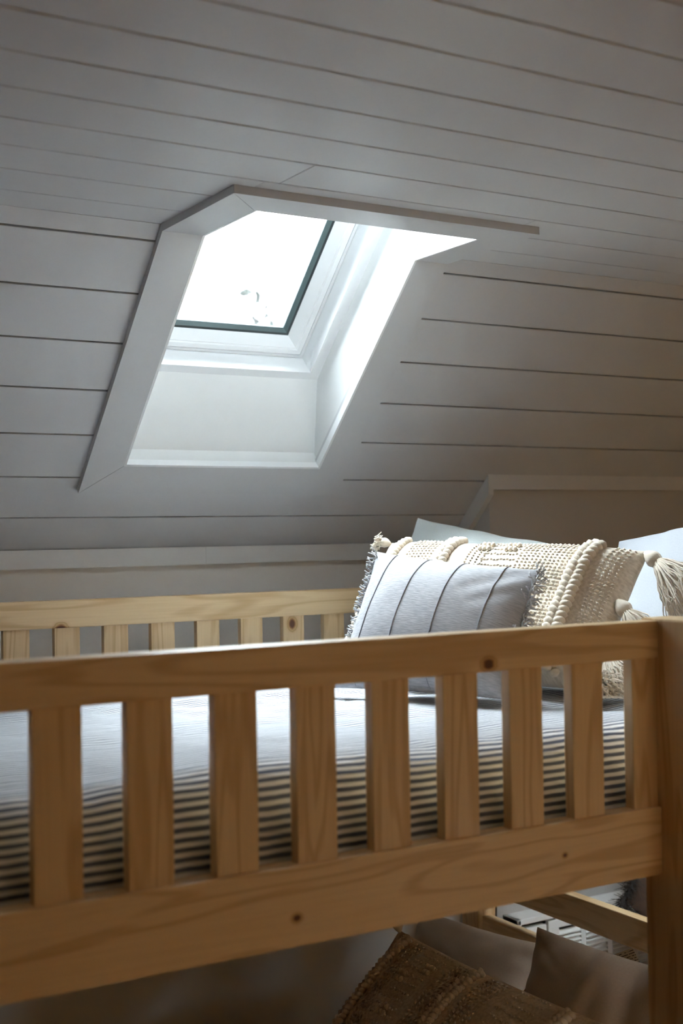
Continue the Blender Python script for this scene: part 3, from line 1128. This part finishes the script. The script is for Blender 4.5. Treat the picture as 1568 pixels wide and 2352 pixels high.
# --- long cream cushion on the upper bunk
tau = math.radians(37)
e = Vector((-0.29, 0.957, 0)).normalized()
h = Vector((e.y, -e.x, 0))
up = Vector((0, 0, 1)) * math.cos(tau) + h * math.sin(tau)
bn = Vector((1.635, 1.80, ZM + 0.010))
Hc, Lc = 0.338, 0.672
Pc = Pillow(bn, bn + e * Lc, bn + e * (Lc + 0.0) + up * (Hc + 0.008), bn + up * (Hc - 0.018), 0.17, 0.05, 0.005, 5.0, 5, 0.25, 4.5)
cc = pillow_thing('cushion', Pc, 'long cream woven cushion with bobble braids and tassels', M_CREAM, 'cream woven cushions')
cream_cushion(Pc, cc, ((0.135, 0.0128), (0.64, 0.0112), (0.88, 0.0098)),
              ((0.02, 0.085, 'zig'), (0.17, 0.36, 'zig'), (0.36, 0.50, 'rows'), (0.47, 0.56, 'dots'), (0.69, 0.83, 'zig'), (0.47, 0.56, 'dots')),
              3, 1.0, ladder=((0.40, 0.86), (0.50, 0.86), (0.36, 0.55), (0.46, 0.5), (0.27, 0.5), (0.26, 0.4)))
for i, (t, d, L) in enumerate(((0.985, (0.22, -0.70, -0.52), 0.085), (0.60, (0.10, -0.65, -0.65), 0.075), (0.26, (-0.1, -0.7, -0.6), 0.07), (0.03, (-0.55, -0.75, 0.05), 0.06))):
    tassel(Pc, cc, 0.01, t, d, L * 1.12, 190, 0.0155, 1.15, 0.32, 40 + i)
tassel(Pc, cc, 0.985, 0.975, (-0.25, 0.3, 0.1), 0.018, 50, 0.011, 1.3, 0.3, 60)

# --- grey lumbar cushion with pintucks
Pg = Pillow((1.445, 1.838, ZM + 0.006), (1.290, 2.190, ZM + 0.006), (1.418, 2.218, 1.684), (1.575, 1.895, 1.648), 0.135, 0.05, 0.004, 9.0, 6, 0.35,
            folds=((0.0, 1.0, 0.30, 0.72, 0.018, -0.010), (0.02, 0.8, 0.25, 0.62, 0.014, -0.006)))
gc = pillow_thing('cushion', Pg, 'small grey linen lumbar cushion with pintucks and fringed ends', M_GREY, None, 110, 80)
for s in (0.17, 0.41, 0.63, 0.85):
    bm = bmesh.new()
    pts = [Pg.pt(s, 0.004 + 0.992 * j / 40) + Pg.n * 0.0012 for j in range(41)]
    bm_tube(bm, pts, 0.0011, 6)
    uv = bm.loops.layers.uv.new('UVMap')
    for f in bm.faces:
        for l in f.loops: l[uv].uv = (l.vert.co.x, l.vert.co.z)
    rel(from_bm('pintuck', bm, M_GREY_SEAM, None, True), gc)


def fringe(P, root, s, outward, n, L, mat, seed, r=0.0014):
    rnd = random.Random(seed)
    bm = bmesh.new()
    for i in range(n):
        t = 0.01 + 0.98 * (i + rnd.random()) / n
        p = P.pt(s, t)
        d = (Vector(outward) + Vector((rnd.uniform(-1, 1), rnd.uniform(-1, 1), rnd.uniform(-1, 1))) * 0.9).normalized()
        curl = Vector((rnd.uniform(-1, 1), rnd.uniform(-1, 1), rnd.uniform(-1, 1))) * L * 0.5
        pts = [p + d * L * f + curl * f * (1 - f) * 1.6 for f in (0, .25, .5, .75, 1)]
        for q_ in pts: q_.z = max(q_.z, P.zmin + 0.002)
        bm_tube(bm, pts, r, 4)
    uv = bm.loops.layers.uv.new('UVMap')
    for f in bm.faces:
        for l in f.loops: l[uv].uv = (l.vert.co.x, l.vert.co.z)
    o = from_bm('fringe', bm, mat, None, True)
    o['kind'] = 'stuff'
    return rel(o, root)


fringe(Pg, gc, 1.0, (-0.45, 0.45, 0.15), 190, 0.018, M_GREY_FRINGE, 5)
fringe(Pg, gc, 0.0, (0.3, -0.6, 0.2), 190, 0.022, M_GREY_FRINGE, 6)

# --- lower bunk pillows
ZL = 0.500
Pa = Pillow((1.88, 2.42, ZL + 0.01), (1.84, 2.84, ZL + 0.01), (1.955, 2.86, 0.715), (2.01, 2.43, 0.725), 0.13, 0.05, 0.015, 21.0, 6,
            folds=((0.05, 0.95, 0.5, 0.6, 0.03, 0.014), (0.55, 0.5, 0.95, 0.62, 0.025, -0.018), (0.45, 0.42, 0.9, 0.4, 0.03, 0.012)))
pillow_thing('pillow', Pa, 'shaded taupe satin pillow on the lower bunk beside the knee wall', M_SATIN, 'satin pillows on the lower bunk', 80, 60)
Pb = Pillow((1.80, 1.76, ZL + 0.01), (1.77, 2.29, ZL + 0.01), (1.885, 2.30, 0.822), (1.945, 1.78, 0.83), 0.14, 0.06, 0.015, 31.0, 6,
            folds=((0.55, 0.98, 0.6, 0.2, 0.022, 0.016), (0.40, 0.97, 0.30, 0.1, 0.03, -0.020), (0.30, 0.95, 0.1, 0.3, 0.02, 0.014), (0.97, 0.92, 0.7, 0.75, 0.012, -0.006), (0.2, 0.7, 0.15, 0.1, 0.03, -0.015)))
pb = pillow_thing('pillow', Pb, 'taupe satin pillow with a printed care tag, in front of the white heater', M_SATIN, 'satin pillows on the lower bunk', 90, 70)
# care tag with printed lines
mt, nt, b = new_mat('care_tag_print')
tc = N(nt, 'ShaderNodeTexCoord')
sp = N(nt, 'ShaderNodeSeparateXYZ')
nt.links.new(tc.outputs['UV'], sp.inputs[0])
mu = N(nt, 'ShaderNodeMath', operation='MULTIPLY'); mu.inputs[1].default_value = 9.0
nt.links.new(sp.outputs['Y'], mu.inputs[0])
frc = N(nt, 'ShaderNodeMath', operation='FRACT'); nt.links.new(mu.outputs[0], frc.inputs[0])
lt = N(nt, 'ShaderNodeMath', operation='LESS_THAN'); lt.inputs[1].default_value = 0.32
nt.links.new(frc.outputs[0], lt.inputs[0])
flo = N(nt, 'ShaderNodeMath', operation='FLOOR'); nt.links.new(mu.outputs[0], flo.inputs[0])
cmb = N(nt, 'ShaderNodeCombineXYZ')
sx = N(nt, 'ShaderNodeMath', operation='MULTIPLY'); sx.inputs[1].default_value = 7.0
nt.links.new(sp.outputs['X'], sx.inputs[0])
nt.links.new(sx.outputs[0], cmb.inputs[0]); nt.links.new(flo.outputs[0], cmb.inputs[1])
wn = N(nt, 'ShaderNodeTexNoise'); wn.inputs['Scale'].default_value = 2.3
nt.links.new(cmb.outputs[0], wn.inputs['Vector'])
gt = N(nt, 'ShaderNodeMath', operation='GREATER_THAN'); gt.inputs[1].default_value = 0.44
nt.links.new(wn.outputs['Fac'], gt.inputs[0])
ml = N(nt, 'ShaderNodeMath', operation='MULTIPLY')
nt.links.new(lt.outputs[0], ml.inputs[0]); nt.links.new(gt.outputs[0], ml.inputs[1])
mx = N(nt, 'ShaderNodeMix', data_type='RGBA')
mx.inputs['A'].default_value = (0.62, 0.52, 0.38, 1); mx.inputs['B'].default_value = (0.06, 0.045, 0.03, 1)
nt.links.new(ml.outputs[0], mx.inputs['Factor']); nt.links.new(mx.outputs['Result'], b.inputs['Base Color'])
b.inputs['Roughness'].default_value = 0.8
M_TAG = mt
c0 = Vector((1.925, 2.045, 0.778))
du = Vector((0.10, -0.68, 0.42)).normalized() * 0.040
dv_ = Vector((-0.25, 0.45, 0.95)).normalized() * 0.052
nn = du.cross(dv_).normalized() * 0.0006
bm = bmesh.new()
vs = bm_hexa(bm, [c0 - du, c0 + du, c0 + du + dv_ * 0.9, c0 - du + dv_, c0 - du + nn, c0 + du + nn, c0 + du + dv_ * 0.9 + nn, c0 - du + dv_ + nn])
uv = bm.loops.layers.uv.new('UVMap')
uvm = {0: (0, 0), 1: (1, 0), 2: (1, 1), 3: (0, 1)}
for i_, v in enumerate(vs): v.index = i_
for f in bm.faces:
    for l in f.loops: l[uv].uv = uvm[l.vert.index % 4]
o = rel(from_bm('care_tag', bm, M_TAG), pb)
o['label'] = 'small printed fabric care tag'

Pd = Pillow((1.44, 1.85, ZL + 0.01), (1.40, 2.56, ZL + 0.01), (1.695, 2.58, 0.776), (1.705, 1.87, 0.772), 0.16, 0.05, 0.006, 51.0, 5, 0.25)
dc = pillow_thing('cushion', Pd, 'shaded cream woven cushion with bobble braids lying on the lower bunk', M_CREAM, 'cream woven cushions')
cream_cushion(Pd, dc, ((0.90, 0.0115), (0.50, 0.0105), (0.12, 0.0105)),
              ((0.94, 0.985, 'dots'), (0.78, 0.87, 'zig'), (0.64, 0.78, 'rows'), (0.53, 0.62, 'zig'), (0.36, 0.46, 'zig'), (0.2, 0.34, 'rows')),
              9, 1.25, ladder=((0.75, 0.72), (0.67, 0.82), (0.70, 0.5)))
tassel(Pd, dc, 0.985, 0.985, (-0.05, 0.35, 0.75), 0.02, 60, 0.012, 1.0, 0.2, 90)

# ================================================================== HEATER on the chase
ht = empty('wall_heater', (2.64, YB, 0.10))
tag(ht, 'white louvred wall heater under the boxed-out wall', 'heater')
hx0, hx1, hz0, hz1, hy = 2.276, 3.05, 0.10, 0.632, 2.862


def hbox(name, a, b, mat=M_HEATER, bevel=0.0):
    return rel(box(name, a, b, mat, None, bevel), ht)


hbox('casing_top', (hx0, hy, hz1 - 0.016), (hx1, YB, hz1), bevel=0.003)
hbox('casing_bottom', (hx0, hy, hz0), (hx1, YB, hz0 + 0.016))
hbox('casing_side', (hx0, hy, hz0), (hx0 + 0.014, YB, hz1), bevel=0.003)
hbox('casing_side', (hx1 - 0.014, hy, hz0), (hx1, YB, hz1))
hbox('back_plate', (hx0 + 0.01, YB - 0.02, hz0 + 0.01), (hx1 - 0.01, YB - 0.001, hz1 - 0.01), M_DARK)
hbox('control_panel', (hx0 + 0.022, hy + 0.006, hz0 + 0.03), (2.385, hy + 0.03, hz1 - 0.030), bevel=0.004)
hbox('front_panel', (2.390, hy + 0.004, 0.585), (hx1 - 0.02, hy + 0.02, hz1 - 0.022), bevel=0.003)
hbox('front_panel', (2.390, hy + 0.004, 0.12), (2.428, hy + 0.02, 0.585))
hbox('front_panel', (2.428, hy + 0.004, 0.12), (hx1 - 0.02, hy + 0.02, 0.15))
lou_me = None
mul = 0.018
pitch = 0.101
bm_low = bmesh.new()
for sct in range(6):
    xa = 2.428 + sct * pitch
    xb = min(xa + pitch - mul, hx1 - 0.022)
    bmm = bmesh.new()
    # tapered mullion
    bm_hexa(bmm, [(xb, hy + 0.004, 0.15), (xb + mul, hy + 0.004, 0.15), (xb + mul, hy + 0.02, 0.15), (xb, hy + 0.02, 0.15),
                  (xb, hy + 0.004, 0.585), (xb + mul, hy + 0.004, 0.585), (xb + mul, hy + 0.02, 0.585), (xb, hy + 0.02, 0.585)])
    if xb + mul < hx1: rel(from_bm('mullion', bmm, M_HEATER), ht)
    else: bmm.free()
    for row in range(34):
        z = 0.575 - row * 0.0125
        w = xb - xa
        pts = [(0, 0.003, 0.0), (w, 0.003, 0.0), (w, 0.021, 0.0075), (0, 0.021, 0.0075), (0, 0.002, 0.0028), (w, 0.002, 0.0028), (w, 0.020, 0.0103), (0, 0.020, 0.0103)]
        if row < 10:
            if lou_me is None or abs(lou_w - w) > 1e-6:
                bmm = bmesh.new()
                bm_hexa(bmm, pts)
                bmesh.ops.recalc_face_normals(bmm, faces=bmm.faces)
                lou_me = bpy.data.meshes.new('louver'); lou_w = w
                bmm.to_mesh(lou_me); bmm.free()
                lou_me.materials.append(M_HEATER)
            o = bpy.data.objects.new('louver', lou_me)
            col.objects.link(o)
            o.location = (xa, hy, z - 0.012)
            rel(o, ht)
        else:
            bm_hexa(bm_low, [(xa + a, hy + b_, z - 0.012 + c) for a, b_, c in pts])
o = rel(from_bm('lower_louvers', bm_low, M_HEATER), ht)
o['kind'] = 'stuff'

# ================================================================== bench with two hide cushions beyond the bed end
bn_ = empty('bench', (2.62, 2.52, 0))
tag(bn_, 'dark wooden bench beyond the bed end, in front of the heater', 'bench')
rel(cbox('seat', (2.33, 2.36, 0.40), (3.05, 2.74, 0.435), M_BENCH, None, 0.003), bn_)
for x in (2.36, 2.98):
    for y in (2.39, 2.67):
        rel(cbox('leg', (x, y, 0), (x + 0.04, y + 0.04, 0.40), M_BENCH, None, 0.002), bn_)


def bristles(root, pts, dirs, L, n, seed, r=0.0013):
    rnd = random.Random(seed)
    bm = bmesh.new()
    for i in range(n):
        f = rnd.random() * (len(pts) - 1)
        k_ = int(f)
        p = Vector(pts[k_]).lerp(Vector(pts[k_ + 1]), f - k_)
        d = (Vector(dirs) + Vector((rnd.uniform(-1, 1), rnd.uniform(-1, 1), rnd.uniform(-1, 1))) * 0.75).normalized()
        l = L * rnd.uniform(0.5, 1.1)
        bend = Vector((rnd.uniform(-1, 1), rnd.uniform(-1, 1), rnd.uniform(-1, 0.4))) * l * 0.3
        bm_tube(bm, [p, p + d * l * 0.5 + bend * 0.3, p + d * l + bend], r, 3, r * 0.3)
    uv = bm.loops.layers.uv.new('UVMap')
    o = from_bm('bristle_trim', bm, M_FUR)
    o['kind'] = 'stuff'
    return rel(o, root)


ZBn = 0.437
Pbr = Pillow((2.73, 2.60, ZBn + 0.010), (2.480, 2.655, 0.705), (2.74, 2.71, 0.955), (2.99, 2.655, 0.69), 0.06, 0.02, 0.003, 71.0, 5)
br = pillow_thing('cushion', Pbr, 'dark brown hide cushion with bristly edge on the bench', M_BROWN, None, 40, 30)
bristles(br, [(2.575, 2.635, 0.605), (2.482, 2.655, 0.70), (2.535, 2.665, 0.76)], (-0.8, -0.5, -0.1), 0.045, 520, 3, 0.0016)
Ptn = Pillow((2.735, 2.47, ZBn + 0.012), (2.472, 2.50, 0.752), (2.76, 2.53, 1.02), (3.03, 2.50, 0.72), 0.07, 0.02, 0.003, 81.0, 5)
tn_ = pillow_thing('cushion', Ptn, 'tan hide cushion with black piping propped on its corner on the bench', M_TAN, None, 40, 40)
bm = bmesh.new()
bm_tube(bm, [Ptn.pt(s, 0.0) + Vector((-0.006, -0.004, -0.004)) for s in [i / 20 for i in range(21)]], 0.011, 8)
bm_tube(bm, [Ptn.pt(1.0, t) for t in [i / 20 for i in range(21)]], 0.008, 8)
uv = bm.loops.layers.uv.new('UVMap')
rel(from_bm('piping', bm, M_PIPING, None, True), tn_)
bristles(tn_, [Ptn.pt(0.93, 0.05), Ptn.pt(0.93, 0.2), Ptn.pt(0.84, 0.3)], (0.7, -0.5, -0.25), 0.025, 160, 5)

# ================================================================== TREE outside the skylight
tr = empty('tree', (9.0, 16.5, -3.2))
tag(tr, 'sparse leafy treetop seen through the skylight', 'tree')
base_pt = Vector((9.0, 16.5, -3.2))
rnd = random.Random(11)
dirc = Vector((0.530, 1.0, 0.170))
top = CAM + dirc * 17.0
bm = bmesh.new()
tips = []
trunk_top = top + Vector((-0.12, 0, -1.56))
bm_tube(bm, [base_pt, base_pt.lerp(trunk_top, 0.5) + Vector((0.2, 0, 0)), trunk_top], 0.22, 8, 0.06)
for i in range(16):
    q = trunk_top + Vector((rnd.uniform(-2.3, 0.9), rnd.uniform(-0.6, 0.6), rnd.uniform(0.9, 1.75)))
    if i < 5: q = trunk_top + Vector((rnd.uniform(-0.55, 0.35), rnd.uniform(-0.3, 0.3), rnd.uniform(1.6, 2.25)))
    mid_ = trunk_top.lerp(q, 0.5) + Vector((rnd.uniform(-.15, .15), 0, rnd.uniform(-.1, .2)))
    bm_tube(bm, [trunk_top, mid_, q], 0.035, 5, 0.008)
    tips += [q, mid_.lerp(q, 0.6)]
rel(from_bm('trunk', bm, M_BARK, None, True), tr)
bm = bmesh.new()
for q in tips:
    for i in range(16):
        c = q + Vector((rnd.gauss(0, .20), rnd.gauss(0, .2), rnd.gauss(0, .16)))
        x = Vector((rnd.uniform(-1, 1), rnd.uniform(-1, 1), rnd.uniform(-1, 1))).normalized()
        y = x.cross(Vector((rnd.uniform(-1, 1), rnd.uniform(-1, 1), rnd.uniform(-1, 1)))).normalized()
        s = rnd.uniform(0.06, 0.12)
        v = [bm.verts.new(c + x * s), bm.verts.new(c + y * s * 0.5), bm.verts.new(c - x * s), bm.verts.new(c - y * s * 0.5)]
        bm.faces.new(v)
o = rel(from_bm('foliage', bm, M_LEAF), tr)
o['kind'] = 'stuff'
